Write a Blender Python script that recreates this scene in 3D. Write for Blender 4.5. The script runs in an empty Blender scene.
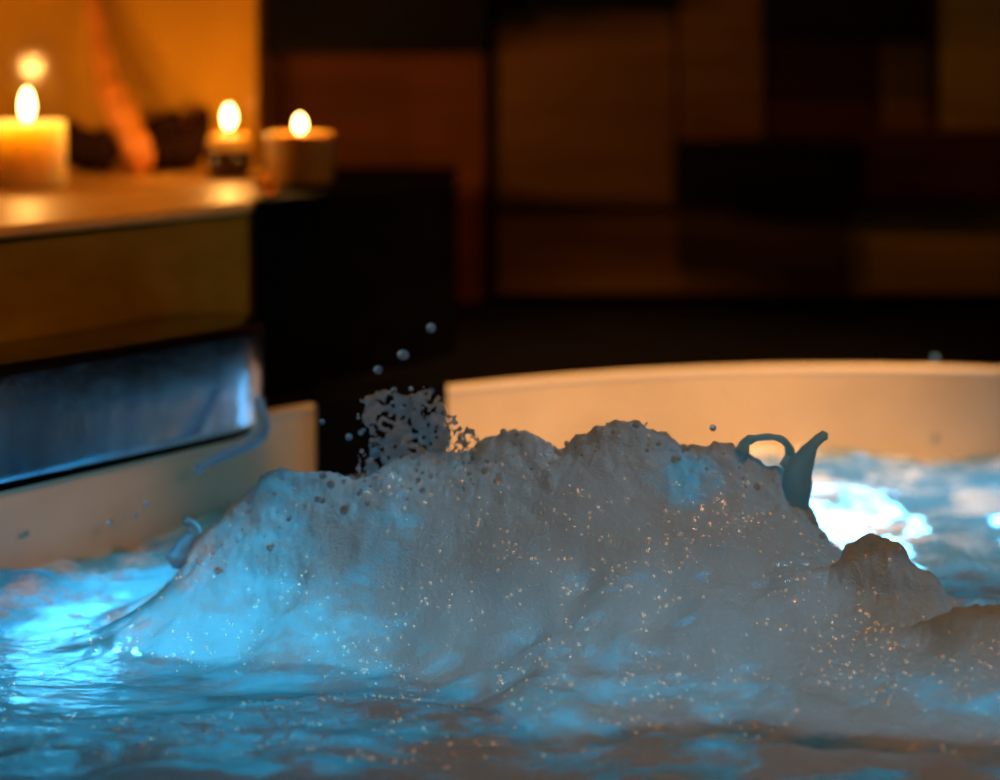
import bpy, bmesh, math, random
import numpy as np
from mathutils import Vector

scene = bpy.context.scene
COL = scene.collection

# ------------------------------------------------------------------ camera
F = 1800.0            # focal length in pixels of the 1000 x 780 frame
HZ = 60.0             # eye-level row
H = 0.50              # eye height above the still water
cam_d = bpy.data.cameras.new('camera')
cam = bpy.data.objects.new('camera', cam_d)
COL.objects.link(cam)
cam.location = (0, 0, H)
cam.rotation_euler = (math.pi / 2, 0, 0)
cam_d.sensor_width = 36.0
cam_d.lens = 36.0 * F / 1000.0
cam_d.shift_y = -(390.0 - HZ) / 1000.0
cam_d.clip_start = 0.02
cam_d.dof.use_dof = True
cam_d.dof.focus_distance = 1.46
cam_d.dof.aperture_fstop = 2.0
scene.camera = cam

# ------------------------------------------------------------------ world, light, exposure
world = bpy.data.worlds.new('dark_room')
scene.world = world
world.use_nodes = True
world.node_tree.nodes['Background'].inputs[0].default_value = (1.0, 0.45, 0.15, 1)
world.node_tree.nodes['Background'].inputs[1].default_value = 0.002

vs = scene.view_settings
vs.view_transform = 'Standard'
vs.look = 'None'
vs.exposure = 0.0
vs.gamma = 1.0
vs.use_curve_mapping = False


def lamp(name, kind, loc, target, energy, color, **kw):
    d = bpy.data.lights.new(name, kind)
    d.energy = energy
    d.color = color
    for k, v in kw.items():
        setattr(d, k, v)
    o = bpy.data.objects.new(name, d)
    COL.objects.link(o)
    o.location = loc
    if target is not None:
        o.rotation_euler = (Vector(target) - Vector(loc)).to_track_quat('-Z', 'Y').to_euler()
    return o


WARM = (1.0, 0.50, 0.17)
# warm ceiling downlights of the dim spa room, with two added fills
lamp('downlight_tub', 'SPOT', (0.20, 0.90, 1.9), (0.19, 2.2, 0.08), 640, WARM,
     spot_size=math.radians(27), spot_blend=0.95, shadow_soft_size=0.05)
lamp('downlight_foam', 'SPOT', (0.55, 0.45, 1.9), (0.27, 1.45, 0.05), 30, WARM,
     spot_size=math.radians(36), spot_blend=1.0, shadow_soft_size=0.07)
lamp('spout_wall_fill', 'SPOT', (0.20, 0.1, 0.60), (-0.50, 1.80, 0.02), 60, (1.0, 0.42, 0.10),
     spot_size=math.radians(13), spot_blend=0.8, shadow_soft_size=0.03)  # unseen lamp added to warm the tub wall below the spout
lamp('ledge_fill', 'SPOT', (-0.15, 0.95, 1.9), (-0.46, 1.88, 0.32), 62, (1.0, 0.42, 0.08),
     spot_size=math.radians(24), spot_blend=0.9, shadow_soft_size=0.04)  # added fill that brightens the stone ledge
lamp('downlight_wall', 'SPOT', (0.1, 1.4, 1.9), (0.30, 2.9, 0.28), 15, (1.0, 0.36, 0.05),
     spot_size=math.radians(60), spot_blend=1.0, shadow_soft_size=0.08)
scene.cycles.max_bounces = 10
scene.cycles.transmission_bounces = 8
scene.cycles.transparent_max_bounces = 8
scene.cycles.sample_clamp_indirect = 6.0
scene.cycles.sample_clamp_direct = 0.0
scene.cycles.caustics_refractive = True
scene.cycles.caustics_reflective = True
scene.cycles.blur_glossy = 0.3


def at(px, py, d):
    """the place in the room seen at a pixel of the frame, d metres away"""
    return Vector(((px - 500.0) / F * d, d, H - (py - HZ) / F * d))


# ------------------------------------------------------------------ noise (numpy)
rng = np.random.RandomState(7)
_perm = rng.permutation(256)
_perm = np.concatenate([_perm, _perm, _perm])
_g = rng.normal(size=(256, 3))
_g /= np.linalg.norm(_g, axis=1)[:, None]


def noise3(x, y, z):
    x, y, z = np.broadcast_arrays(np.asarray(x, float), np.asarray(y, float), np.asarray(z, float))
    xi, yi, zi = np.floor(x).astype(int), np.floor(y).astype(int), np.floor(z).astype(int)
    xf, yf, zf = x - xi, y - yi, z - zi
    u, v, w = [t * t * t * (t * (t * 6 - 15) + 10) for t in (xf, yf, zf)]

    def gr(i, j, k):
        h = _perm[_perm[_perm[(xi + i) & 255] + ((yi + j) & 255)] + ((zi + k) & 255)]
        g = _g[h]
        return g[..., 0] * (xf - i) + g[..., 1] * (yf - j) + g[..., 2] * (zf - k)

    def lerp(a, b, t):
        return a + (b - a) * t
    return 1.5 * lerp(lerp(lerp(gr(0, 0, 0), gr(1, 0, 0), u), lerp(gr(0, 1, 0), gr(1, 1, 0), u), v),
                      lerp(lerp(gr(0, 0, 1), gr(1, 0, 1), u), lerp(gr(0, 1, 1), gr(1, 1, 1), u), v), w)


def fbm(x, y, z, octv=4, gain=0.5):
    s, a, f = 0.0, 1.0, 1.0
    for _ in range(octv):
        s = s + a * noise3(x * f + 13.1 * _, y * f, z * f + 5.7 * _)
        a *= gain
        f *= 2.03
    return s


def sst(a, b, x):
    t = np.clip((x - a) / (b - a), 0, 1)
    return t * t * (3 - 2 * t)


# ------------------------------------------------------------------ object helpers
def mesh_obj(name, mesh, mat, parent=None, smooth=True):
    o = bpy.data.objects.new(name, mesh)
    COL.objects.link(o)
    if mat is not None:
        mesh.materials.append(mat)
    if smooth:
        mesh.polygons.foreach_set('use_smooth', [True] * len(mesh.polygons))
    if parent is not None:
        o.parent = parent
        o.matrix_parent_inverse.identity()
        o.location = -Vector(parent.location) if parent.location.length else (0, 0, 0)
    return o


def bm_obj(name, bm, mat, parent=None, smooth=True):
    me = bpy.data.meshes.new(name)
    bmesh.ops.recalc_face_normals(bm, faces=bm.faces)
    bm.to_mesh(me)
    bm.free()
    return mesh_obj(name, me, mat, parent, smooth)


def tag(o, label=None, cat=None, group=None, kind=None):
    if label:
        o['label'] = label
    if cat:
        o['category'] = cat
    if group:
        o['group'] = group
    if kind:
        o['kind'] = kind
    return o


def empty(name, loc):
    o = bpy.data.objects.new(name, None)
    COL.objects.link(o)
    o.location = loc
    o.empty_display_size = 0.05
    bpy.context.view_layer.update()
    return o


def grid_mesh(name, P, keep=None):
    """P: (ny, nx, 3) points; keep: (ny-1, nx-1) mask of faces"""
    ny, nx = P.shape[:2]
    idx = np.arange(ny * nx).reshape(ny, nx)
    q = np.stack([idx[:-1, :-1], idx[:-1, 1:], idx[1:, 1:], idx[1:, :-1]], -1)
    q = q[keep] if keep is not None else q.reshape(-1, 4)
    used = np.unique(q)
    remap = np.full(ny * nx, -1)
    remap[used] = np.arange(len(used))
    q = remap[q]
    co = P.reshape(-1, 3)[used]
    me = bpy.data.meshes.new(name)
    me.vertices.add(len(co))
    me.vertices.foreach_set('co', co.astype(np.float32).ravel())
    me.loops.add(q.size)
    me.loops.foreach_set('vertex_index', q.astype(np.int32).ravel())
    me.polygons.add(len(q))
    me.polygons.foreach_set('loop_start', np.arange(0, q.size, 4, dtype=np.int32))
    me.polygons.foreach_set('loop_total', np.full(len(q), 4, dtype=np.int32))
    me.update()
    me.validate()
    return me, used


def set_attr(me, name, vals):
    a = me.attributes.new(name, 'FLOAT', 'POINT')
    a.data.foreach_set('value', np.asarray(vals, np.float32).ravel())


def prism_bm(poly, z0, z1, bevel=0.0, seg=3):
    bm = bmesh.new()
    lo = [bm.verts.new((x, y, z0)) for x, y in poly]
    hi = [bm.verts.new((x, y, z1)) for x, y in poly]
    bm.faces.new(lo[::-1])
    bm.faces.new(hi)
    n = len(poly)
    for i in range(n):
        bm.faces.new((lo[i], lo[(i + 1) % n], hi[(i + 1) % n], hi[i]))
    bmesh.ops.recalc_face_normals(bm, faces=bm.faces)
    if bevel > 0:
        ed = [e for e in bm.edges if len(e.link_faces) == 2 and e.calc_face_angle(0) > 0.5]
        bmesh.ops.bevel(bm, geom=ed, offset=bevel, segments=seg, affect='EDGES', profile=0.5)
    return bm


def box_bm(x0, x1, y0, y1, z0, z1, bevel=0.004):
    return prism_bm([(x0, y0), (x1, y0), (x1, y1), (x0, y1)], z0, z1, bevel, 2)


def lathe_bm(profile, seg=48, origin=(0, 0, 0), close=False, wob=None):
    bm = bmesh.new()
    ox, oy, oz = origin
    rings = []
    for r, z in profile:
        if r < 1e-6:
            rings.append([bm.verts.new((ox, oy, oz + z))])
        else:
            ring = []
            for k in range(seg):
                a = 2 * math.pi * k / seg
                rr = r * (1 + (wob(a, z) if wob else 0))
                ring.append(bm.verts.new((ox + rr * math.cos(a), oy + rr * math.sin(a), oz + z)))
            rings.append(ring)
    for a, b in zip(rings[:-1], rings[1:]):
        for k in range(seg):
            k2 = (k + 1) % seg
            if len(a) == 1 and len(b) == 1:
                continue
            if len(a) == 1:
                bm.faces.new((a[0], b[k2], b[k]))
            elif len(b) == 1:
                bm.faces.new((a[k], a[k2], b[0]))
            else:
                bm.faces.new((a[k], a[k2], b[k2], b[k]))
    return bm


def tube_bm(pts, radii, seg=14):
    """a bent tapering tube with closed ends"""
    bm = bmesh.new()
    pts = [Vector(p) for p in pts]
    rings = []
    radii = [float(r) for r in radii]
    up = Vector((0, 1, 0.01))
    for i, p in enumerate(pts):
        t = (pts[min(i + 1, len(pts) - 1)] - pts[max(i - 1, 0)]).normalized()
        a = t.cross(up).normalized()
        b = t.cross(a).normalized()
        rings.append([bm.verts.new(p + radii[i] * (math.cos(2 * math.pi * k / seg) * a + math.sin(2 * math.pi * k / seg) * b)) for k in range(seg)])
    for r0, r1 in zip(rings[:-1], rings[1:]):
        for k in range(seg):
            bm.faces.new((r0[k], r0[(k + 1) % seg], r1[(k + 1) % seg], r1[k]))
    for ring, p, sgn in ((rings[0], pts[0] + (pts[0] - pts[1]).normalized() * radii[0] * 0.7, 1),
                         (rings[-1], pts[-1] + (pts[-1] - pts[-2]).normalized() * radii[-1] * 0.7, -1)):
        c = bm.verts.new(p)
        for k in range(seg):
            bm.faces.new((c, ring[k], ring[(k + 1) % seg]))
    return bm


tmp = bmesh.new()
bmesh.ops.create_icosphere(tmp, subdivisions=2, radius=1)
tv = np.array([v.co[:] for v in tmp.verts])
tf = np.array([[v.index for v in f.verts] for f in tmp.faces])
tmp.free()


def spheres_mesh(name, centres, radii):
    n, k = len(centres), len(tv)
    co = (centres[:, None, :] + radii[:, None, None] * tv[None]).reshape(-1, 3)
    fc = (tf[None] + (np.arange(n) * k)[:, None, None]).reshape(-1, 3)
    m_ = bpy.data.meshes.new(name)
    m_.vertices.add(len(co))
    m_.vertices.foreach_set('co', co.astype(np.float32).ravel())
    m_.loops.add(fc.size)
    m_.loops.foreach_set('vertex_index', fc.astype(np.int32).ravel())
    m_.polygons.add(len(fc))
    m_.polygons.foreach_set('loop_start', np.arange(0, fc.size, 3, dtype=np.int32))
    m_.polygons.foreach_set('loop_total', np.full(len(fc), 3, dtype=np.int32))
    m_.update()
    return m_


def spline(pts, n):
    """Catmull-Rom through pts"""
    pts = [Vector(p) for p in pts]
    P = [2 * pts[0] - pts[1]] + pts + [2 * pts[-1] - pts[-2]]
    out = []
    m = len(pts) - 1
    for i in range(n):
        u = i / (n - 1) * m
        k = min(int(u), m - 1)
        t = u - k
        a, b, c, d = P[k:k + 4]
        out.append(0.5 * ((2 * b) + (c - a) * t + (2 * a - 5 * b + 4 * c - d) * t * t + (3 * b - a - 3 * c + d) * t ** 3))
    return out


# ------------------------------------------------------------------ materials
def new_mat(name):
    m = bpy.data.materials.new(name)
    m.use_nodes = True
    nt = m.node_tree
    nt.nodes.clear()
    out = nt.nodes.new('ShaderNodeOutputMaterial')
    return m, nt, nt.nodes, nt.links, out


def pbr(name, color, rough=0.5, metal=0.0, spec=0.5, noise=None, bump=0.0, bump_scale=60.0, coat=0.0, **kw):
    """principled surface; noise = (scale xyz, second colour, detail)"""
    m, nt, N, L, out = new_mat(name)
    b = N.new('ShaderNodeBsdfPrincipled')
    b.inputs['Base Color'].default_value = (*color, 1)
    b.inputs['Roughness'].default_value = rough
    b.inputs['Metallic'].default_value = metal
    b.inputs['Specular IOR Level'].default_value = spec
    b.inputs['Coat Weight'].default_value = coat
    L.new(b.outputs[0], out.inputs[0])
    tc = N.new('ShaderNodeTexCoord')
    if noise:
        mp = N.new('ShaderNodeMapping')
        mp.inputs['Scale'].default_value = noise[0]
        L.new(tc.outputs['Object'], mp.inputs[0])
        n = N.new('ShaderNodeTexNoise')
        n.inputs['Scale'].default_value = 1.0
        n.inputs['Detail'].default_value = 6
        L.new(mp.outputs[0], n.inputs[0])
        r = N.new('ShaderNodeValToRGB')
        r.color_ramp.elements[0].position = 0.32
        r.color_ramp.elements[1].position = 0.68
        r.color_ramp.elements[0].color = (*color, 1)
        r.color_ramp.elements[1].color = (*noise[1], 1)
        L.new(n.outputs[0], r.inputs[0])
        L.new(r.outputs[0], b.inputs['Base Color'])
    if bump:
        n2 = N.new('ShaderNodeTexNoise')
        n2.inputs['Scale'].default_value = bump_scale
        n2.inputs['Detail'].default_value = 4
        L.new(tc.outputs['Object'], n2.inputs[0])
        bp = N.new('ShaderNodeBump')
        bp.inputs['Strength'].default_value = bump
        bp.inputs['Distance'].default_value = 0.004
        L.new(n2.outputs[0], bp.inputs['Height'])
        L.new(bp.outputs[0], b.inputs['Normal'])
    return m


def emit(name, color, strength, clear=False):
    m, nt, N, L, out = new_mat(name)
    e = N.new('ShaderNodeEmission')
    e.inputs[0].default_value = (*color, 1)
    e.inputs[1].default_value = strength
    if clear:                       # a flame lets light through
        t = N.new('ShaderNodeBsdfTransparent')
        x = N.new('ShaderNodeAddShader')
        L.new(e.outputs[0], x.inputs[0])
        L.new(t.outputs[0], x.inputs[1])
        L.new(x.outputs[0], out.inputs[0])
    else:
        L.new(e.outputs[0], out.inputs[0])
    return m


def math_node(N, L, op, a, b=None, clamp=False):
    n = N.new('ShaderNodeMath')
    n.operation = op
    n.use_clamp = clamp
    for i, v in enumerate((a, b)):
        if v is None:
            continue
        if isinstance(v, (int, float)):
            n.inputs[i].default_value = v
        else:
            L.new(v, n.inputs[i])
    return n.outputs[0]


def foam_water(name, foam_trans=0.35, web=True, patch_lo=0.42, patch_hi=0.60, foam_scale=42.0, water_trans=0.24, through=0.32):
    """aerated spa water: clear water, carrying foam where the 'foam' attribute and the bubble pattern say so"""
    m, nt, N, L, out = new_mat(name)
    tc = N.new('ShaderNodeTexCoord')
    at_ = N.new('ShaderNodeAttribute')
    at_.attribute_name = 'foam'
    # drifting patches
    mp = N.new('ShaderNodeMapping')
    mp.inputs['Scale'].default_value = (0.45, 1.0, 1.0)
    L.new(tc.outputs['Object'], mp.inputs[0])
    n1 = N.new('ShaderNodeTexNoise')
    n1.inputs['Scale'].default_value = foam_scale
    n1.inputs['Detail'].default_value = 7
    n1.inputs['Roughness'].default_value = 0.70
    n1.inputs['Distortion'].default_value = 0.5
    L.new(mp.outputs[0], n1.inputs[0])
    s = math_node(N, L, 'ADD', n1.outputs[0], math_node(N, L, 'SUBTRACT', at_.outputs['Fac'], 0.5))
    mr = N.new('ShaderNodeMapRange')
    mr.interpolation_type = 'SMOOTHSTEP'
    mr.inputs['From Min'].default_value = patch_lo
    mr.inputs['From Max'].default_value = patch_hi
    L.new(s, mr.inputs['Value'])
    mask = mr.outputs[0]
    if web:
        # rafts of bubbles: cell walls
        v = N.new('ShaderNodeTexVoronoi')
        v.feature = 'DISTANCE_TO_EDGE'
        v.inputs['Scale'].default_value = 85.0
        wn = N.new('ShaderNodeTexNoise')
        wn.inputs['Scale'].default_value = 30.0
        L.new(tc.outputs['Object'], wn.inputs[0])
        wv = N.new('ShaderNodeVectorMath')
        wv.operation = 'MULTIPLY_ADD'
        wv.inputs[1].default_value = (0.018, 0.018, 0.018)
        L.new(wn.outputs['Color'], wv.inputs[0])
        L.new(mp.outputs[0], wv.inputs[2])
        L.new(wv.outputs[0], v.inputs[0])
        w = N.new('ShaderNodeMapRange')
        w.inputs['From Min'].default_value = 0.03
        w.inputs['From Max'].default_value = 0.10
        w.inputs['To Min'].default_value = 0.75
        w.inputs['To Max'].default_value = 0.0
        L.new(v.outputs['Distance'], w.inputs['Value'])
        n3 = N.new('ShaderNodeTexNoise')
        n3.inputs['Scale'].default_value = 20.0
        n3.inputs['Detail'].default_value = 3
        L.new(mp.outputs[0], n3.inputs[0])
        w2 = N.new('ShaderNodeMapRange')
        w2.inputs['From Min'].default_value = 0.48
        w2.inputs['From Max'].default_value = 0.56
        L.new(n3.outputs[0], w2.inputs['Value'])
        # single bubbles
        vd = N.new('ShaderNodeTexVoronoi')
        vd.inputs['Scale'].default_value = 330.0
        L.new(tc.outputs['Object'], vd.inputs[0])
        dt = N.new('ShaderNodeMapRange')
        dt.inputs['From Min'].default_value = 0.36
        dt.inputs['From Max'].default_value = 0.22
        L.new(vd.outputs['Distance'], dt.inputs['Value'])
        cells = math_node(N, L, 'MAXIMUM', w.outputs[0], math_node(N, L, 'MULTIPLY', dt.outputs[0], 0.9))
        mask = math_node(N, L, 'MAXIMUM', mask, math_node(N, L, 'MULTIPLY', cells, w2.outputs[0]))
    # bump: fine bubbles
    vb = N.new('ShaderNodeTexNoise')
    vb.inputs['Scale'].default_value = 260.0
    vb.inputs['Detail'].default_value = 5
    vb.inputs['Roughness'].default_value = 0.7
    L.new(tc.outputs['Object'], vb.inputs[0])
    bp = N.new('ShaderNodeBump')
    bp.inputs['Strength'].default_value = 0.9
    bp.inputs['Distance'].default_value = 0.003
    L.new(vb.outputs[0], bp.inputs['Height'])
    # foam
    d = N.new('ShaderNodeBsdfDiffuse')
    d.inputs[0].default_value = (0.80, 0.78, 0.76, 1)
    L.new(bp.outputs[0], d.inputs['Normal'])
    t = N.new('ShaderNodeBsdfTranslucent')
    t.inputs[0].default_value = (0.80, 0.82, 0.84, 1)
    L.new(bp.outputs[0], t.inputs['Normal'])
    fm = N.new('ShaderNodeMixShader')
    fm.inputs[0].default_value = foam_trans
    L.new(d.outputs[0], fm.inputs[1])
    L.new(t.outputs[0], fm.inputs[2])
    g = N.new('ShaderNodeBsdfGlossy')
    g.inputs['Roughness'].default_value = 0.28
    L.new(bp.outputs[0], g.inputs['Normal'])
    fm2 = N.new('ShaderNodeMixShader')
    fm2.inputs[0].default_value = 0.05
    L.new(fm.outputs[0], fm2.inputs[1])
    L.new(g.outputs[0], fm2.inputs[2])
    # water
    gl = N.new('ShaderNodeBsdfGlass')
    gl.inputs['IOR'].default_value = 1.33
    gl.inputs['Roughness'].default_value = 0.05
    gl.inputs[0].default_value = (0.72, 0.93, 1.0, 1)
    t2 = N.new('ShaderNodeBsdfTranslucent')
    t2.inputs[0].default_value = (0.30, 0.66, 0.80, 1)
    # fine ripples on the clear water
    nr = N.new('ShaderNodeTexNoise')
    nr.inputs['Scale'].default_value = 75.0
    nr.inputs['Detail'].default_value = 5
    L.new(mp.outputs[0], nr.inputs[0])
    bw = N.new('ShaderNodeBump')
    bw.inputs['Strength'].default_value = 0.8
    bw.inputs['Distance'].default_value = 0.006
    L.new(nr.outputs[0], bw.inputs['Height'])
    L.new(bw.outputs[0], gl.inputs['Normal'])
    thru = N.new('ShaderNodeBsdfTransparent')
    thru.inputs[0].default_value = (0.72, 0.93, 1.0, 1)
    gt = N.new('ShaderNodeMixShader')
    gt.inputs[0].default_value = through
    L.new(gl.outputs[0], gt.inputs[1])
    L.new(thru.outputs[0], gt.inputs[2])
    wm = N.new('ShaderNodeMixShader')
    wm.inputs[0].default_value = water_trans
    L.new(gt.outputs[0], wm.inputs[1])
    L.new(t2.outputs[0], wm.inputs[2])
    mx = N.new('ShaderNodeMixShader')
    L.new(mask, mx.inputs[0])
    L.new(wm.outputs[0], mx.inputs[1])
    L.new(fm2.outputs[0], mx.inputs[2])
    L.new(mx.outputs[0], out.inputs[0])
    return m


def wet(name, trans=0.4, tint=(0.85, 0.93, 0.97), solid=0.68):
    """splashed water full of air: glossy skin over a milky translucent body"""
    m, nt, N, L, out = new_mat(name)
    gl = N.new('ShaderNodeBsdfGlass')
    gl.inputs['IOR'].default_value = 1.33
    gl.inputs['Roughness'].default_value = 0.08
    gl.inputs[0].default_value = (0.85, 0.96, 1, 1)
    t = N.new('ShaderNodeBsdfTranslucent')
    t.inputs[0].default_value = (*tint, 1)
    d = N.new('ShaderNodeBsdfDiffuse')
    d.inputs[0].default_value = (*[0.92 * c for c in tint], 1)
    a = N.new('ShaderNodeMixShader')
    a.inputs[0].default_value = solid
    L.new(t.outputs[0], a.inputs[1])
    L.new(d.outputs[0], a.inputs[2])
    b = N.new('ShaderNodeMixShader')
    b.inputs[0].default_value = trans
    L.new(gl.outputs[0], b.inputs[1])
    L.new(a.outputs[0], b.inputs[2])
    L.new(b.outputs[0], out.inputs[0])
    return m


def bubble_mat():
    m, nt, N, L, out = new_mat('bubble_film')
    g = N.new('ShaderNodeBsdfGlossy')
    g.inputs[0].default_value = (0.80, 0.56, 0.36, 1)
    g.inputs['Roughness'].default_value = 0.42
    tr = N.new('ShaderNodeBsdfTransparent')
    tr.inputs[0].default_value = (0.92, 0.92, 0.92, 1)
    x = N.new('ShaderNodeAddShader')
    L.new(tr.outputs[0], x.inputs[0])
    L.new(g.outputs[0], x.inputs[1])
    L.new(x.outputs[0], out.inputs[0])
    return m


def wax(name, color, scale):
    m, nt, N, L, out = new_mat(name)
    b = N.new('ShaderNodeBsdfPrincipled')
    b.inputs['Base Color'].default_value = (*color, 1)
    b.inputs['Roughness'].default_value = 0.45
    b.inputs['Subsurface Weight'].default_value = 1.0
    b.inputs['Subsurface Radius'].default_value = (1.0, 0.9, 0.6)
    b.inputs['Subsurface Scale'].default_value = scale
    L.new(b.outputs[0], out.inputs[0])
    return m


def amber_glass():
    m, nt, N, L, out = new_mat('amber_glass')
    g = N.new('ShaderNodeBsdfGlass')
    g.inputs['Roughness'].default_value = 0.12
    g.inputs['IOR'].default_value = 1.5
    g.inputs[0].default_value = (1.0, 0.72, 0.30, 1)
    L.new(g.outputs[0], out.inputs[0])
    return m


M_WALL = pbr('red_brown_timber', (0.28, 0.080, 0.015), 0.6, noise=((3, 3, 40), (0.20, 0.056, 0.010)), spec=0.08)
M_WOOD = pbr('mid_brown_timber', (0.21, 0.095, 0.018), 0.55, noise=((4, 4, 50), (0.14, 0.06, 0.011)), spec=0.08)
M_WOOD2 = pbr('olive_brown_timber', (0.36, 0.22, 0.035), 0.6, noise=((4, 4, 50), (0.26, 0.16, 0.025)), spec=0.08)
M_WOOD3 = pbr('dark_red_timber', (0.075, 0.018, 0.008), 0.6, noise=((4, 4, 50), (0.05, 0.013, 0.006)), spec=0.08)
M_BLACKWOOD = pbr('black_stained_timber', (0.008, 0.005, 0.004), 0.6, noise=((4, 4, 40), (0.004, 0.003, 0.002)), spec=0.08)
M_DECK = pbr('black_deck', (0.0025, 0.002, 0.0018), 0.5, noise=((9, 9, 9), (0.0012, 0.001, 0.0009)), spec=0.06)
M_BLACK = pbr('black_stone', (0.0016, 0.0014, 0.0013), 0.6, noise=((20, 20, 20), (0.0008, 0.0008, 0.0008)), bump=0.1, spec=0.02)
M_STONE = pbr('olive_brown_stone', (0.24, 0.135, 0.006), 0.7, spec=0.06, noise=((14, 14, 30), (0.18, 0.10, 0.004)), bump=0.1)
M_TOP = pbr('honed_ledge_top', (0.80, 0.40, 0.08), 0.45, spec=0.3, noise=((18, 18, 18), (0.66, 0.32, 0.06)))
M_AMBER = pbr('polished_amber_stone', (0.60, 0.29, 0.025), 0.10, noise=((7, 7, 3), (0.44, 0.21, 0.02)), spec=0.35)
M_SHELL = pbr('champagne_tub_shell', (0.62, 0.49, 0.35), 0.38, metal=0.35, noise=((6, 6, 9), (0.50, 0.39, 0.27)))
M_RIM = pbr('steel_rim', (0.62, 0.52, 0.42), 0.35, metal=0.4)
M_STEEL = pbr('brushed_steel', (0.34, 0.40, 0.50), 0.19, metal=1.0, noise=((30, 30, 6), (0.22, 0.27, 0.36)), bump=0.6, bump_scale=12)
M_WICK = pbr('charred_wick', (0.02, 0.015, 0.01), 0.9)
M_WAX = wax('ivory_wax', (0.95, 0.76, 0.40), 0.045)
M_WAX2 = wax('amber_wax', (0.62, 0.36, 0.07), 0.010)
M_CUP = pbr('dark_glass_cup', (0.03, 0.012, 0.006), 0.25, coat=0.5)
M_FLAME = emit('candle_flame', (1.0, 0.55, 0.16), 14.0, True)
M_DRIFT = pbr('orange_driftwood', (0.78, 0.26, 0.03), 0.45, noise=((30, 30, 8), (0.55, 0.17, 0.02)), bump=0.3)
M_DRIFT2 = pbr('dark_driftwood', (0.022, 0.007, 0.002), 0.7, spec=0.05, noise=((30, 30, 30), (0.012, 0.004, 0.001)), bump=0.3)
M_PEBBLE = amber_glass()
M_LED = emit('blue_led', (0.17, 0.63, 0.96), 34.0)
M_WATER = foam_water('spa_water', web=True)
M_FOAM = foam_water('foam', foam_trans=0.34, web=False, patch_lo=0.12, patch_hi=0.72, foam_scale=58.0, water_trans=0.85, through=0.0)
M_WET = wet('splashed_water', 0.80)
M_BUBBLE = bubble_mat()
M_DROP = wet('droplet_water', 0.45, (0.22, 0.62, 0.95))
M_SPLASH = wet('thin_blue_water', 0.90, (0.50, 0.90, 1.0), 0.6)

# ------------------------------------------------------------------ setting: deck, walls
CX, CY, A, BF, BN = 0.44, 0.27, 1.32, 2.00, 1.00      # the oval tub
RIM = 0.112


def oval(t, s=1.0, grow=0.0):
    b = BF if math.sin(t) > 0 else BN
    return (CX + (A * s + grow) * math.cos(t), CY + (b * s + grow) * math.sin(t))


NSEG = 256
bm = bmesh.new()
inner, outer = [], []
for k in range(NSEG):
    t = 2 * math.pi * k / NSEG
    x, y = oval(t, 1, 0.012)
    inner.append(bm.verts.new((x, y, RIM)))
    # push out along the ray to the room's rectangle
    dx, dy = math.cos(t), math.sin(t)
    sx = (2.6 - 0) if dx > 0 else 2.6
    ry = (2.90 - CY) if dy > 0 else (1.9 + CY)
    f = min(sx / max(abs(dx), 1e-6), ry / max(abs(dy), 1e-6))
    outer.append(bm.verts.new((CX * 1.0 + f * dx, CY + f * dy, RIM)))
for k in range(NSEG):
    k2 = (k + 1) % NSEG
    bm.faces.new((inner[k], inner[k2], outer[k2], outer[k]))
for v in list(outer):
    pass
ext = bmesh.ops.extrude_face_region(bm, geom=bm.faces[:])
bmesh.ops.translate(bm, verts=[v for v in ext['geom'] if isinstance(v, bmesh.types.BMVert)], vec=(0, 0, -0.04))
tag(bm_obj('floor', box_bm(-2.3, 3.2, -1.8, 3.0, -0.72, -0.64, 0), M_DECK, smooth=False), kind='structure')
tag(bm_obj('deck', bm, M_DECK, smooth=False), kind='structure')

WB = 2.90
tag(bm_obj('wall_back', box_bm(-2.3, 3.2, WB, WB + 0.1, -0.64, 2.3, 0), M_WALL, smooth=False), kind='structure')
tag(bm_obj('wall_right', box_bm(3.05, 3.15, -1.7, WB, -0.64, 2.3, 0), M_WALL, smooth=False), kind='structure')
tag(bm_obj('wall_left', box_bm(-2.25, -2.15, -1.7, WB, -0.64, 2.3, 0), M_WALL, smooth=False), kind='structure')


def wall_piece(name, px0, px1, py0, py1, y0, mat, label=None, cat=None, group=None, kind=None, bev=0.004):
    a, b = at(px0, py1, y0), at(px1, py0, y0)
    o = bm_obj(name, box_bm(a.x, b.x, y0, WB, max(a.z, RIM), b.z, bev), mat, smooth=False)
    return tag(o, label, cat, group, kind)


G = 'timber panels on the back wall'
wall_piece('wall_panel', 497, 676, -60, 205, 2.86, M_WOOD, 'tall mid-brown timber panel left of the black shelf', 'wall panel', G)
wall_piece('wall_panel', 677, 764, -60, 205, 2.865, M_WOOD, 'narrow brown timber panel behind the black shelf', 'wall panel', G)
wall_piece('wall_panel', 497, 848, 216, 294, 2.86, M_WOOD, 'long low brown timber panel under the tall panel, above the deck', 'wall panel', G)
wall_piece('wall_panel', 768, 880, 30, 205, 2.875, M_WOOD3, 'dark red timber panel under the black wall box', 'wall panel', G)
wall_piece('wall_panel', 883, 930, 30, 205, 2.87, M_WOOD, 'slim brown timber panel right of the dark red panel', 'wall panel', G)
wall_piece('wall_panel', 942, 1150, -60, 205, 2.87, M_WOOD2, 'olive-brown timber panel at upper right, above the dark shelf', 'wall panel', G)
wall_piece('wall_panel', 852, 1150, 208, 294, 2.85, M_WOOD2, 'olive-brown timber panel at lower right, just above the deck', 'wall panel', G)
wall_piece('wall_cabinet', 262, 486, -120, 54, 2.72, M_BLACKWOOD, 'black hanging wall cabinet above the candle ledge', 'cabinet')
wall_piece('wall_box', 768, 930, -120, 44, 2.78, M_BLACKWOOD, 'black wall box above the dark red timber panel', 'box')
o = wall_piece('floating_shelf', 680, 860, 143, 208, 2.74, M_BLACKWOOD, 'thick black floating shelf on the timber back wall', 'shelf')
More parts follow.
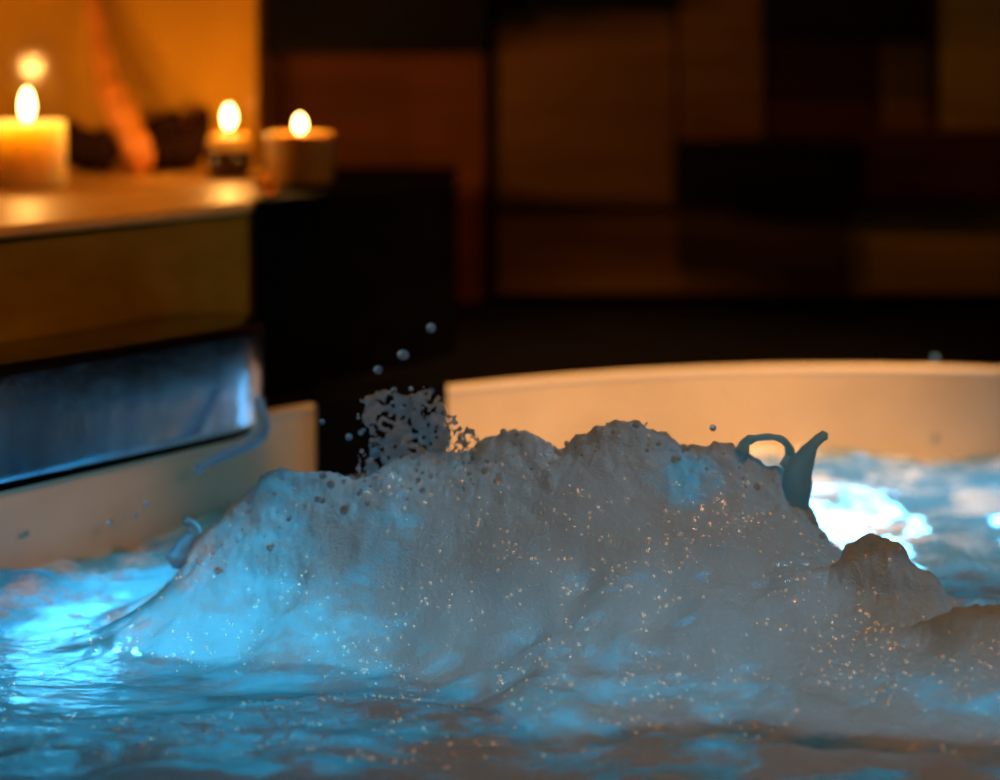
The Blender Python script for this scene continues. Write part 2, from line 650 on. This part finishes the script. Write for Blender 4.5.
wall_piece('shelf_beam', 866, 1150, 132, 202, 2.80, M_WOOD3, 'dark red-black beam running right from the black floating shelf', 'beam')
wall_piece('trim_1', 484, 495, -60, 298, 2.85, M_BLACKWOOD, kind='structure')
wall_piece('trim_2', 480, 680, -20, 12, 2.83, M_BLACKWOOD, kind='structure')
# amber stone pier behind the candles
PY = 2.62
px_edge = (257 - 500) / F * PY
tag(bm_obj('wall_pier', box_bm(-1.6, px_edge, PY, WB, RIM, 1.3, 0.004), M_AMBER, smooth=False), kind='structure')

# ------------------------------------------------------------------ hot tub
tub = tag(empty('hot_tub', (CX, CY, -0.55)), 'large sunken oval hot tub with champagne metal wall, full of foaming water', 'hot tub')
bm = bmesh.new()
prof = [(0.0, -0.55), (0.55, -0.55), (0.88, -0.55), (0.955, -0.535), (0.985, -0.48), (0.992, -0.30), (0.996, -0.10), (1.0, 0.0), (1.0, 0.06), (1.0, 0.106)]
rings = []
for s, z in prof:
    if s == 0:
        rings.append([bm.verts.new((CX, CY, z))])
    else:
        rings.append([bm.verts.new((*oval(2 * math.pi * k / NSEG, s), z)) for k in range(NSEG)])
for a, b in zip(rings[:-1], rings[1:]):
    for k in range(NSEG):
        k2 = (k + 1) % NSEG
        if len(a) == 1:
            bm.faces.new((a[0], b[k], b[k2]))
        else:
            bm.faces.new((a[k], b[k], b[k2], a[k2]))
bm_obj('shell', bm, M_SHELL, tub)
bm = bmesh.new()
rr = []
cs = [(0.006 * math.cos(a), 0.006 * math.sin(a)) for a in [i * 2 * math.pi / 12 for i in range(12)]]
for k in range(NSEG):
    t = 2 * math.pi * k / NSEG
    rr.append([bm.verts.new((*oval(t, 1, 0.004 + g), RIM - 0.002 + z)) for g, z in cs])
for k in range(NSEG):
    for j in range(12):
        bm.faces.new((rr[k][j], rr[(k + 1) % NSEG][j], rr[(k + 1) % NSEG][(j + 1) % 12], rr[k][(j + 1) % 12]))
bm_obj('rim', bm, M_RIM, tub)


def led(loc, normal, r):
    n = Vector(normal).normalized()
    q = n.to_track_quat('Z', 'Y')
    def ring(prof_):
        b = lathe_bm(prof_, 40)
        for v in b.verts:
            v.co = q @ v.co + Vector(loc)
        return b
    l = bm_obj('underwater_light', ring([(r * 1.25, 0.0), (r * 1.25, 0.010), (r * 1.02, 0.014), (r * 1.0, 0.008)]), M_STEEL, tub)
    le = bm_obj('lens', ring([(r, 0.006), (r * 0.7, 0.013), (0, 0.016)]), M_LED, None)
    le.parent = l
    return l


for lx, lz, r in ((-0.43, -0.22, 0.085), (0.40, -0.24, 0.085), (0.74, -0.20, 0.085)):  # the third is out of view, added to brighten the water at right
    ct = (lx - CX) / A
    t_ = math.acos(ct)
    x_, y_ = oval(t_, 0.993)
    nx_, ny_ = -math.cos(t_) / A, -math.sin(t_) / BF
    led((x_ + 0.004 * nx_, y_ - 0.004, lz), (nx_, ny_, 0.12 * math.hypot(nx_, ny_)), r)

# ------------------------------------------------------------------ the breaking foam: shape
# crest lines, measured along the wave (metres across, metres high)
def crest(pts, d):
    p = np.array(pts, float)
    return (p[:, 0] - 500) / F * d, H - (p[:, 1] - 9 - HZ) / F * d


D1 = 1.56
CR1 = crest([(150, 640), (175, 585), (195, 545), (215, 530), (240, 502), (262, 478), (280, 470), (300, 473), (330, 468), (352, 476), (372, 474), (392, 460),
             (415, 452), (440, 452), (470, 452), (492, 437), (515, 432), (538, 438), (558, 447), (580, 436), (600, 427), (615, 420), (640, 420),
             (660, 432), (682, 446), (700, 447), (722, 442), (745, 455), (765, 463), (785, 470), (800, 488), (812, 520), (822, 556), (840, 600), (865, 650)], D1)
D2 = 1.46
CR2 = crest([(790, 660), (815, 590), (835, 560), (850, 540), (868, 530), (885, 535), (905, 552), (930, 582), (955, 604), (985, 640), (1010, 690)], D2)
D3 = 1.40
CR3 = crest([(850, 690), (900, 640), (935, 612), (960, 602), (990, 606), (1030, 600), (1080, 606), (1150, 640), (1200, 700)], D3)


def mound(X, Y, CR, D, front, back, spread=1.0):
    t = Y - D - 0.025 * noise3(X * 7, 0.3, 0.2) - 0.005 * noise3(X * 22, Y * 22, 0.2)
    tt = np.where(t < 0, -t / front, t / back)
    tt = tt + 0.10 * sst(0.0, 0.5, tt) * fbm(X * 9, Y * 9, 6.6, 3)
    # the heap widens towards its foot
    xc = 0.5 * (CR[0][0] + CR[0][-1])
    xx = xc + (X - xc) / (1 + spread * np.clip(tt, 0, 1.2) * np.clip(np.abs(X - xc) / 0.25, 0.0, 1.0) ** 2) + sst(0, .6, tt) * (0.03 * noise3(X * 8, Y * 8, 2.2) + 0.022 * fbm(X * 22, Y * 26, 7.2, 3))
    c = np.interp(xx, CR[0], CR[1], left=0.0, right=0.0)
    xs_ = np.linspace(CR[0][0] - 0.1, CR[0][-1] + 0.1, 600)
    cs_ = np.interp(xs_, CR[0], CR[1], left=0.0, right=0.0)
    dx = xs_[1] - xs_[0]
    ker = np.exp(-0.5 * (np.arange(-160, 161) * dx / 0.055) ** 2)
    cs_ = np.convolve(cs_, ker / ker.sum(), 'same')
    c = c + (np.interp(xx, xs_, cs_) - c) * sst(0.0, 0.11, tt)
    s = (1 - sst(0, 1, tt)) * 0.55 + 0.45 * np.clip(1 - tt, 0, 1) ** 2
    return (c + 0.008) * s - 0.008


def mound_h(X, Y):
    fr = 0.13 + 0.16 * sst(-0.16, 0.08, X)
    h1 = mound(X, Y, CR1, D1, fr, 0.14, 0.15 + 0.5 * sst(0, 0.2, X))
    h2 = mound(X, Y, CR2, D2, 0.22, 0.12, 0.6)
    h3 = mound(X, Y, CR3, D3, 0.18, 0.10, 0.4)
    k = 0.012
    m = np.maximum(np.maximum(h1, h2), h3)
    return m + k * np.log(np.exp((h1 - m) / k) + np.exp((h2 - m) / k) + np.exp((h3 - m) / k)) - k * np.log(3) * 0.6


def water_h(X, Y):
    wx = X + 0.03 * noise3(X * 6, Y * 6, 1.5)
    wy = Y + 0.03 * noise3(X * 5, Y * 7, 4.5)
    r = 0.009 * noise3(wx * 4.0, wy * 11, 0.5) + 0.0115 * (0.45 - np.abs(noise3(wx * 6, wy * 17, 2.5)))
    r += 0.0030 * noise3(wx * 22, wy * 50, 3.3) + 0.0012 * noise3(wx * 60, wy * 110, 7.3)
    far = sst(1.62, 1.75, Y) * (0.016 * np.abs(noise3(wx * 8, wy * 10, 8.5)) + 0.009 * noise3(wx * 20, wy * 24, 1.1) + 0.004 * noise3(wx * 45, wy * 60, 4.1))
    back = 0.020 * sst(-0.12, -0.22, X) * np.exp(-((Y - 1.70 - 0.25 * (X + 0.3)) / 0.022) ** 2) * (0.75 + 0.8 * noise3(wx * 30, wy * 30, 9.9))
    return r + far + back


# foam mound
xs = np.arange(-0.50, 0.66, 0.0018)
ys = np.arange(1.16, 1.74, 0.0017)
X, Y = np.meshgrid(xs, ys)
hm = mound_h(X, Y)
Z = hm + water_h(X, Y) * 0.5
P = np.stack([X, Y, Z], -1)
gx = np.gradient(P, axis=1)
gy = np.gradient(P, axis=0)
nrm = np.cross(gx, gy)
nrm /= np.linalg.norm(nrm, axis=-1, keepdims=True)
lift = sst(-0.005, 0.06, hm)
top = np.maximum(sst(0.09, 0.0, np.abs(Y - D1)), np.maximum(sst(0.07, 0.0, np.abs(Y - D2)) * sst(0.24, 0.28, X), sst(0.06, 0.0, np.abs(Y - D3)) * sst(0.28, 0.33, X))) * lift
big = (0.0022 + 0.003 * sst(-0.1, 0.2, X)) * (0.35 - np.abs(fbm(X * 17, Y * 17, Z * 20, 3))) * lift * (0.45 + 0.9 * top)
mid = (0.0018 + 0.0014 * sst(-0.1, 0.1, X)) * fbm(X * 62, Y * 62, Z * 62, 3) * lift * (0.22 + 1.0 * top)
fine = 0.0018 * (0.5 - np.abs(noise3(X * 170, Y * 170, Z * 170))) * (0.25 + top)
P = P + nrm * (big + mid + fine)[..., None]
wl = water_h(X, Y)
keep = (hm > -0.004)
kf = keep[:-1, :-1] & keep[1:, 1:] & keep[1:, :-1] & keep[:-1, 1:]
# the skirt dips under the water surface
P[..., 2] -= 0.004 * (1 - sst(-0.008, 0.010, hm))
wave = tag(empty('foam_wave', (0.1, 1.5, 0.0)), 'big heaped wave of bubbling foam bursting up in the middle of the tub', 'wave')
me, used = grid_mesh('foam_mound', P, kf)
fo = 0.80 + 0.20 * fbm(X * 9, Y * 9, Z * 9, 3) + 0.16 * fbm(X * 26, Y * 40, Z * 40, 4)
fo -= 0.42 * sst(0.05, 0.0, np.hypot((X - 0.155) / 1.0, (P[..., 2] - 0.15) / 0.8))     # thin watery patch right of the top
fo -= (0.24 + 0.26 * fbm(X * 14, Y * 30, 3.1, 4)) * sst(0.07, 0.010, hm)
fo -= 0.36 * sst(0.0, -0.22, X)
fo = np.clip(fo, 0, 1.2)
set_attr(me, 'foam', fo.reshape(-1)[used])
mesh_obj('foam_mound', me, M_FOAM, wave)

# water
xw = np.concatenate([np.arange(-0.92, -0.52, 0.02), np.arange(-0.52, 0.72, 0.0026), np.arange(0.72, 1.78, 0.02)])
yw = np.concatenate([np.arange(-0.76, 1.12, 0.04), np.arange(1.12, 1.66, 0.0022), np.arange(1.66, 2.29, 0.005)])
XW, YW = np.meshgrid(xw, yw)
ZW = water_h(XW, YW)
hmw = mound_h(XW, YW)
PW = np.stack([XW, YW, ZW], -1)
bb = np.where(YW > CY, BF, BN)
inside = ((XW - CX) / A) ** 2 + ((YW - CY) / bb) ** 2 < 1.0
kw = inside & (hmw < 0.014)
kwf = kw[:-1, :-1] & kw[1:, 1:] & kw[1:, :-1] & kw[:-1, 1:]
me, used = grid_mesh('tub_water', PW, kwf)
fo = 0.35 + 0.18 * sst(-0.15, 0.15, XW) + 0.25 * fbm(XW * 6, YW * 14, 0.3, 3)
fo = fo + 0.14 * sst(1.40, 1.28, YW) + 0.22 * fbm(XW * 11, YW * 26, 3.3, 4)
fo = np.where(YW > 1.60, 0.40 + 0.28 * fbm(XW * 8, YW * 12, 0.3, 3), fo)
set_attr(me, 'foam', np.clip(fo, 0, 1).reshape(-1)[used])
water = mesh_obj('tub_water', me, M_WATER)
wP = PW.reshape(-1, 3)
raft = (0.5 - np.abs(noise3(XW * 14, YW * 34, 6.1))) * sst(0.35, -0.1, XW) + 0.15
okw = np.where((kw & (YW > 1.27) & (YW < 1.50) & (XW > -0.46) & (XW < 0.45)).reshape(-1))[0]
ww = np.clip(raft.reshape(-1)[okw] - 0.25, 0.004, 1) ** 2
pw = rng.choice(okw, 800, p=ww / ww.sum())
rw = 0.0005 + 0.0014 * rng.rand(len(pw)) ** 4
w_o = mesh_obj('surface_bubbles', spheres_mesh('surface_bubbles', wP[pw] + np.array([0, 0, 1.0]) * rw[:, None] * 0.4, rw), M_BUBBLE, water)
w_o['kind'] = 'stuff'
tag(water, 'rippling blue-lit water with drifting foam filling the hot tub', 'water', kind='stuff')

# bubbles on the foam
random.seed(4)
cand = []
hP = P.reshape(-1, 3)
hN = nrm.reshape(-1, 3)
hH = hm.reshape(-1)
clus = (fbm(X * 14, Y * 14, Z * 14, 2)).reshape(-1)
ok = np.where((hH > 0.004) & (hN[:, 1] < -0.15))[0]
w = np.clip(0.30 + 0.9 * clus[ok], 0.04, 0.8)
w /= w.sum()
pick = rng.choice(ok, 1700, p=w)
rad = 0.0005 + 0.0010 * rng.rand(len(pick)) ** 2.5
b_o = mesh_obj('bubbles', spheres_mesh('bubbles', hP[pick] + hN[pick] * rad[:, None] * 0.4, rad), M_BUBBLE, wave)
b_o['kind'] = 'stuff'
# larger bubbles sitting along the crest
okc = np.where((hH > 0.05) & (np.abs(Y.reshape(-1) - D1) < 0.03))[0]
pk = rng.choice(okc, 300)
rc = 0.0010 + 0.0026 * rng.rand(len(pk)) ** 3
c_o = mesh_obj('crest_bubbles', spheres_mesh('crest_bubbles', hP[pk] + hN[pk] * rc[:, None] * 0.2, rc), M_WET, wave)
c_o['kind'] = 'stuff'


# lacy spray thrown up left of the crest, and the finer splashes
def sheet(name, outline, d, thick, hole, scale, seed, parent, mat, step=1.0, depth_amp=0.03):
    """a torn, holed sheet of flying water; outline in frame pixels at distance d"""
    o = np.array(outline, float)
    x0, x1, y0, y1 = o[:, 0].min(), o[:, 0].max(), o[:, 1].min(), o[:, 1].max()
    gxs, gys = np.arange(x0, x1, step), np.arange(y0, y1, step)
    GX, GY = np.meshgrid(gxs, gys)
    wxx = GX + 5 * noise3(GX / 9, GY / 9, seed)
    wyy = GY + 5 * noise3(GX / 9, GY / 9, seed + 3.3)
    ins = np.zeros(GX.shape, bool)
    n = len(o)
    j = n - 1
    for i in range(n):
        xi, yi, xj, yj = o[i, 0], o[i, 1], o[j, 0], o[j, 1]
        c = ((yi > wyy) != (yj > wyy)) & (wxx < (xj - xi) * (wyy - yi) / (yj - yi + 1e-9) + xi)
        ins ^= c
        j = i
    nz = np.abs(noise3(GX / scale, GY / scale, seed + 9)) + 0.35 * np.abs(noise3(GX / scale * 2.3, GY / scale * 2.3, seed + 1))
    ins &= nz < hole
    dd = d + depth_amp * fbm(GX / 30, GY / 30, seed, 3)
    PX = np.stack([(GX - 500) / F * dd, dd, H - (GY - HZ) / F * dd], -1)
    kf_ = ins[:-1, :-1] & ins[1:, 1:] & ins[1:, :-1] & ins[:-1, 1:]
    me_, _ = grid_mesh(name, PX, kf_)
    ob = mesh_obj(name, me_, mat, parent)
    s_ = ob.modifiers.new('body', 'SOLIDIFY')
    s_.thickness = thick
    s_.offset = 0
    r_ = ob.modifiers.new('round', 'SMOOTH')
    r_.factor = 0.6
    r_.iterations = 4
    return ob


sheet('spray', [(362, 400), (385, 390), (410, 396), (432, 388), (446, 405), (448, 440), (450, 465), (425, 470), (395, 478), (360, 484), (366, 468), (374, 448), (366, 425)],
      1.585, 0.0045, 0.40, 11, 2.2, wave, M_WET)
sheet('spray', [(444, 420), (452, 412), (462, 424), (476, 428), (482, 442), (478, 458), (450, 462)], 1.57, 0.0035, 0.26, 9, 5.1, wave, M_WET)
sheet('spray', [(612, 424), (628, 414), (640, 419), (662, 425), (676, 440), (690, 447), (700, 462), (640, 462), (610, 450)], 1.565, 0.004, 0.34, 10, 8.7, wave, M_WET)


# beads of froth in the spray
nb = 420
bx_, by_ = rng.uniform(358, 480, nb), 0
top_ = np.interp(bx_, [358, 375, 400, 430, 446, 460, 480], [410, 392, 390, 386, 410, 416, 432])
by_ = top_ + (482 - top_) * rng.rand(nb) ** 0.8
dd_ = 1.58 + 0.02 * rng.randn(nb)
pc = np.stack([(bx_ - 500) / F * dd_, dd_, H - (by_ - HZ) / F * dd_], -1)
s_o = mesh_obj('spray_beads', spheres_mesh('spray_beads', pc, 0.0006 + 0.0018 * rng.rand(nb) ** 3), M_WET, wave)
s_o['kind'] = 'stuff'


def splash(name, pts, d, radii, n=60, wob=0.0, mat=None):
    c = spline([at(x, y, d + dz) for x, y, dz in pts], n)
    rs = np.interp(np.linspace(0, 1, n), np.linspace(0, 1, len(radii)), radii)
    rs = [r * (1 + wob * math.sin(i * 0.55) + wob * 0.6 * math.sin(i * 0.93 + 1)) for i, r in enumerate(rs)]
    return bm_obj(name, tube_bm(c, rs), mat or M_SPLASH, wave)


splash('splash_curl', [(742, 452, 0), (746, 442, 0), (757, 438, -0.005), (772, 437, -0.01), (784, 441, -0.01), (790, 452, 0), (786, 466, 0)], 1.55,
       [0.006, 0.0045, 0.003, 0.0028, 0.003, 0.004, 0.006], wob=0.08)
splash('splash_horn', [(786, 530, 0.01), (796, 494, 0), (798, 474, -0.005), (805, 458, -0.01), (812, 446, -0.015), (820, 438, -0.015), (825, 435, -0.015)], 1.55,
       [0.014, 0.013, 0.0125, 0.009, 0.005, 0.0042, 0.0045], wob=0.03)
splash('splash_bulge', [(176, 562, 0.02), (186, 545, 0.02), (196, 534, 0.02), (191, 523, 0.015), (184, 521, 0.01)], 1.58, [0.010, 0.008, 0.006, 0.0045, 0.0040], wob=0.02, mat=M_DROP)

# flying droplets
GD = 'droplets thrown up by the wave'
drops = [(431, 328, 4.6, 1.62, 'small blue droplet highest above the wave, before the black deck'),
         (403, 355, 5.0, 1.60, 'second-highest flying droplet, oval, before the black block'),
         (378, 370, 4.2, 1.60, 'droplet just above the lacy spray, lower left of the oval one'),
         (349, 437, 3.4, 1.58, 'small droplet left of the lacy spray, above the foam'),
         (322, 422, 2.6, 1.58, 'faint tiny droplet farthest left of the lacy spray'),
         (394, 390, 3.0, 1.58, 'droplet on the left of the row along the spray top'),
         (411, 389, 2.4, 1.58, 'droplet in the middle of the row along the spray top'),
         (431, 391, 3.2, 1.58, 'droplet on the right of the row along the spray top'),
         (713, 428, 3.2, 1.55, 'lone droplet above the crest before the champagne tub wall'),
         (136, 516, 2.6, 1.70, 'tiny droplet before the tub wall, right below the steel spout'),
         (146, 504, 2.6, 1.70, 'tiny droplet nearest to the underside of the steel spout'),
         (110, 523, 3.0, 1.70, 'tiny droplet above the blue water at left, middle of three'),
         (26, 534, 3.4, 1.70, 'droplet above the bright blue water at far left'),
         (375, 453, 5.5, 1.55, 'bright cyan droplet at the left foot of the lacy spray'),
         (935, 359, 3.2, 2.18, 'blurred blue droplet on the tub rim at far right')]
for i, (px, py, r, d, lab) in enumerate(drops):
    c = at(px, py, d)
    rr_ = r / F * d
    bm = bmesh.new()
    bmesh.ops.create_uvsphere(bm, u_segments=20, v_segments=14, radius=rr_)
    ex = 1.25 if i == 1 else 1.06
    for v in bm.verts:
        v.co = Vector((v.co.x * ex, v.co.y, v.co.z * (1.0 if v.co.z < 0 else 1.08)))
    me = bpy.data.meshes.new('water_droplet')
    bm.to_mesh(me)
    bm.free()
    o = mesh_obj('water_droplet', me, M_DROP)
    o.location = c
    tag(o, lab, 'droplet', GD)

# ------------------------------------------------------------------ the ledge with the candles
LT = 0.34                                        # ledge top
L0, L1 = Vector((-0.481, 1.735)), Vector((-0.06, 2.38))
u = (L1 - L0).normalized()
Ls = L0 + (L1 - L0) * ((2.035 - L0.y) / (L1.y - L0.y))     # where stone meets black
La = L0 - u * 0.60
ledge = tag(empty('stone_ledge', (-0.6, 2.2, RIM)), 'olive-brown stone ledge with candlelit top beside the tub, steel spout before it', 'ledge')
poly = [(La.x, La.y), (Ls.x, Ls.y), (Ls.x, PY), (La.x - 0.4, PY), (La.x - 0.4, La.y)]
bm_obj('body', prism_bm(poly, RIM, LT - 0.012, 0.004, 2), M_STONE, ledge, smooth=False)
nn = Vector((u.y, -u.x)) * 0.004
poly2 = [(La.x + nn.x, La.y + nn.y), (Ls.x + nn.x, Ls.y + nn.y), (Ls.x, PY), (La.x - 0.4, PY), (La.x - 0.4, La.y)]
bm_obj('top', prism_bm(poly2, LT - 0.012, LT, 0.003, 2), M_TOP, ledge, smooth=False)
poly = [(Ls.x + 0.006, Ls.y + 0.0093), (L1.x, L1.y), (L1.x - 0.005, PY + 0.1), (Ls.x + 0.006, PY + 0.1)]
blk = tag(empty('black_block', (-0.15, 2.45, RIM)), 'matte black stone block at the right end of the candle ledge', 'block')
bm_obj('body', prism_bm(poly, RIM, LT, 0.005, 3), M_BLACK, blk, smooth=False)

# the block's dark reflection in the tub wall, built as a black strip
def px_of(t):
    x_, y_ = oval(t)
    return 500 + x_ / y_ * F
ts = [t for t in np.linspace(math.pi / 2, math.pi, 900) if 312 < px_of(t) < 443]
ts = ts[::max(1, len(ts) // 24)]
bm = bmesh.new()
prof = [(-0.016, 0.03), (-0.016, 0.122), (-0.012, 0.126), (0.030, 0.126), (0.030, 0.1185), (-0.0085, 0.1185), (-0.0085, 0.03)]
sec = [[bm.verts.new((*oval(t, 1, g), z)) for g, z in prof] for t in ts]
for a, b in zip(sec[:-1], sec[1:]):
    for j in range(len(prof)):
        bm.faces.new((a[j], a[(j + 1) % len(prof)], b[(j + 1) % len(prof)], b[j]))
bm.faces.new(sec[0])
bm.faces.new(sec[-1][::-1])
bm_obj('dark_reflection', bm, M_BLACK, blk, smooth=False)

# steel waterfall spout
SZ0, SZ1 = 0.117, 0.231
f0, f1 = Vector((-0.44, 1.587)), Vector((-0.266, 1.802))
fu = (f1 - f0).normalized()
fn = Vector((-fu.y, fu.x))
fa = f0 - fu * 0.5
pts = [fa, f1]
c0 = f1 + fn * 0.075
for k in range(1, 12):
    a = -math.pi / 2 + math.pi * k / 12
    pts.append(c0 + fu * (0.090 * math.cos(a)) + fn * (0.075 * math.sin(a)))
e = f1 + fn * 0.15
pts.append(e)
pts.append(fa + fn * 0.20)
# trimmed to the face of the ledge
ln = Vector((u.y, -u.x))
sd = [(p - L0).dot(ln) - 0.006 for p in pts]
cut = []
for i in range(len(pts)):
    p, q, a, b = pts[i], pts[(i + 1) % len(pts)], sd[i], sd[(i + 1) % len(pts)]
    if a >= 0:
        cut.append(p)
    if a * b < 0:
        cut.append(p + (q - p) * (a / (a - b)))
pts = cut
spout = tag(empty('waterfall_spout', (-0.4, 1.75, SZ0)), 'round-ended polished steel spout jutting from the ledge over the water', 'spout')
spoly = [(p.x, p.y) for p in pts]
bm_obj('body', prism_bm(spoly, SZ0 + 0.006, SZ1, 0.011, 4), M_STEEL, spout)
cen = sum((p for p in pts), Vector((0, 0))) / len(pts)
base = [tuple(p + (cen - p).normalized() * 0.014) for p in pts]
bm_obj('base_plate', prism_bm(base, SZ0, SZ0 + 0.006, 0.001, 1), M_BLACK, spout, smooth=False)
c = spline([at(258, 398, 1.79), at(262, 415, 1.785), at(262, 428, 1.78), at(256, 437, 1.775), at(240, 448, 1.765), at(222, 456, 1.755), at(205, 464, 1.745), at(196, 470, 1.74)], 40)
rs = np.interp(np.linspace(0, 1, 40), [0, .1, .25, .4, .55, .75, .9, .96, 1], [.004, .0055, .007, .009, .006, .0045, .0038, .0055, .004])
tag(bm_obj('water_drip', tube_bm(c, rs), M_DROP), 'ribbon of blue water dripping from the round end of the steel spout', 'water drip')


# ------------------------------------------------------------------ candles
def flame(parent, x, y, z, h, r):
    prof = [(0, 0), (r * .42, h * .06), (r * .76, h * .18), (r * .97, h * .34), (r, h * .46), (r * .93, h * .60), (r * .72, h * .77), (r * .42, h * .91), (0, h)]
    fl = bm_obj('flame', lathe_bm(prof, 24, (x, y, z)), M_FLAME, parent)
    return fl


def wick(parent, x, y, z, h):
    return bm_obj('wick', tube_bm([(x, y, z), (x + .0005, y, z + h * .5), (x + .002, y, z + h)], [.0012, .0012, .001], 8), M_WICK, parent)


def pillar(px, base_d, r, h, mat, fh, fr, label, name='pillar_candle', dish=0.006, watt=1.8):
    x = (px - 500) / F * base_d
    y = base_d
    root = tag(empty(name, (x, y, LT)), label, 'candle', 'lit candles on the ledge')
    wob = lambda a, z: 0.010 * math.sin(3 * a + z * 60) + 0.006 * math.sin(7 * a)
    prof = [(0, 0), (r * .96, 0), (r, 0.004), (r, h * .5), (r, h - 0.006), (r * .975, h - 0.001), (r * .93, h), (r * .86, h - 0.002), (r * .70, h - dish), (r * .3, h - dish - .001), (0, h - dish - .001)]
    bm_obj('wax', lathe_bm(prof, 56, (x, y, LT), wob=wob), mat, root)
    wick(root, x, y, LT + h - dish - .002, 0.014)
    flame(root, x, y, LT + h - dish + 0.006, fh, fr)
    l = lamp('candle_glow', 'POINT', (x, y - 0.0, LT + h + fh * 0.5), None, watt, (1.0, 0.47, 0.10), shadow_soft_size=0.012)
    l.parent = root
    l.location = (0, 0, h + fh * .55)
    return root


pillar(27, 2.30, 0.049, 0.082, M_WAX, 0.042, 0.0080, 'wide glowing ivory pillar candle at the left end of the ledge', watt=0.8)
pillar(300, 2.33, 0.045, 0.066, M_WAX2, 0.023, 0.0066, 'squat amber pillar candle at the right, on the black block', watt=0.8)
pillar(-98, 2.30, 0.045, 0.125, M_WAX, 0.042, 0.0080, 'tall ivory pillar candle standing left of the wide one, just out of the picture', watt=1.5)
# small candle in a dark cup
d = 2.44
x = (229 - 500) / F * d
root = tag(empty('tealight', (x, d, LT)), 'small candle in a dark cup between the two pillar candles', 'candle', 'lit candles on the ledge')
bm_obj('cup', lathe_bm([(0, 0), (.024, 0), (.028, .004), (.031, .020), (.032, .038), (.0300, .038), (.0285, .020), (.026, .006), (0, .005)], 48, (x, d, LT)), M_CUP, root)
bm_obj('wax', lathe_bm([(0, .006), (.026, .006), (.0293, .030), (.0293, .048), (.027, .056), (.020, .060), (.010, .058), (0, .057)], 48, (x, d, LT)), M_WAX2, root)
wick(root, x, d, LT + .056, .014)
flame(root, x, d, LT + .068, .031, .0074)
l = lamp('candle_glow', 'POINT', (0, 0, 0), None, 0.8, (1.0, 0.47, 0.10), shadow_soft_size=0.012)
l.parent = root
l.location = (0, 0, .090)

# driftwood ornament
drift = tag(empty('driftwood', (-0.52, 2.5, LT)), 'orange-brown driftwood limb leaning up against the amber stone behind the candles', 'driftwood ornament')
dl = spline([at(146, 168, 2.50), at(138, 150, 2.50), at(126, 122, 2.52), at(113, 96, 2.54), at(104, 66, 2.56), at(97, 30, 2.58), at(90, -12, 2.59), at(84, -50, 2.60)], 50)
rs = np.interp(np.linspace(0, 1, 50), [0, .2, .42, .5, .7, 1], [.020, .020, .022, .017, .012, .009])
rs = [r * (1 + .07 * math.sin(i * .9)) for i, r in enumerate(rs)]
dl = [Vector((p.x, p.y, max(p.z, LT + q + .001))) for p, q in zip(dl, rs)]
bm_obj('limb', tube_bm(dl, rs, 18), M_DRIFT, drift)
for pts_, r_ in (([(108, 168, 2.50), (86, 160, 2.50), (74, 140, 2.51), (70, 124, 2.53)], [.030, .030, .022, .010]),
                 ([(150, 170, 2.52), (172, 166, 2.54), (190, 150, 2.55), (200, 128, 2.56), (204, 108, 2.57)], [.024, .026, .024, .018, .008]),
                 ([(140, 150, 2.54), (160, 132, 2.56), (178, 116, 2.57)], [.022, .024, .012])):
    c = spline([at(*p) for p in pts_], 24)
    rr_ = np.interp(np.linspace(0, 1, 24), np.linspace(0, 1, len(r_)), r_)
    c = [Vector((p.x, p.y, max(p.z, LT + q * 1.1 + .001))) for p, q in zip(c, rr_)]
    bm_obj('root', tube_bm(c, [r * (1 + .08 * math.sin(i)) for i, r in enumerate(rr_)], 16), M_DRIFT2, drift)

# two blurred glints of candle glass, shaped as amber beads
for px, py, r, dd, lab in ((264, 178, .0125, 2.20, 'larger candle glint shaped as an amber bead, left of the squat candle'),
                           (270, 195, .0080, 2.13, 'smaller candle glint shaped as an amber bead, at the ledge edge below the squat candle')):
    p = at(px, py, dd)
    bm = bmesh.new()
    bmesh.ops.create_uvsphere(bm, u_segments=24, v_segments=16, radius=r)
    for v in bm.verts:
        v.co.z *= 0.85
    me = bpy.data.meshes.new('glint_bead')
    bm.to_mesh(me)
    bm.free()
    o = mesh_obj('glint_bead', me, M_PEBBLE)
    o.location = (p.x, p.y, LT + r * .85)
    tag(o, lab, 'bead', 'candle glints shaped as beads on the ledge')
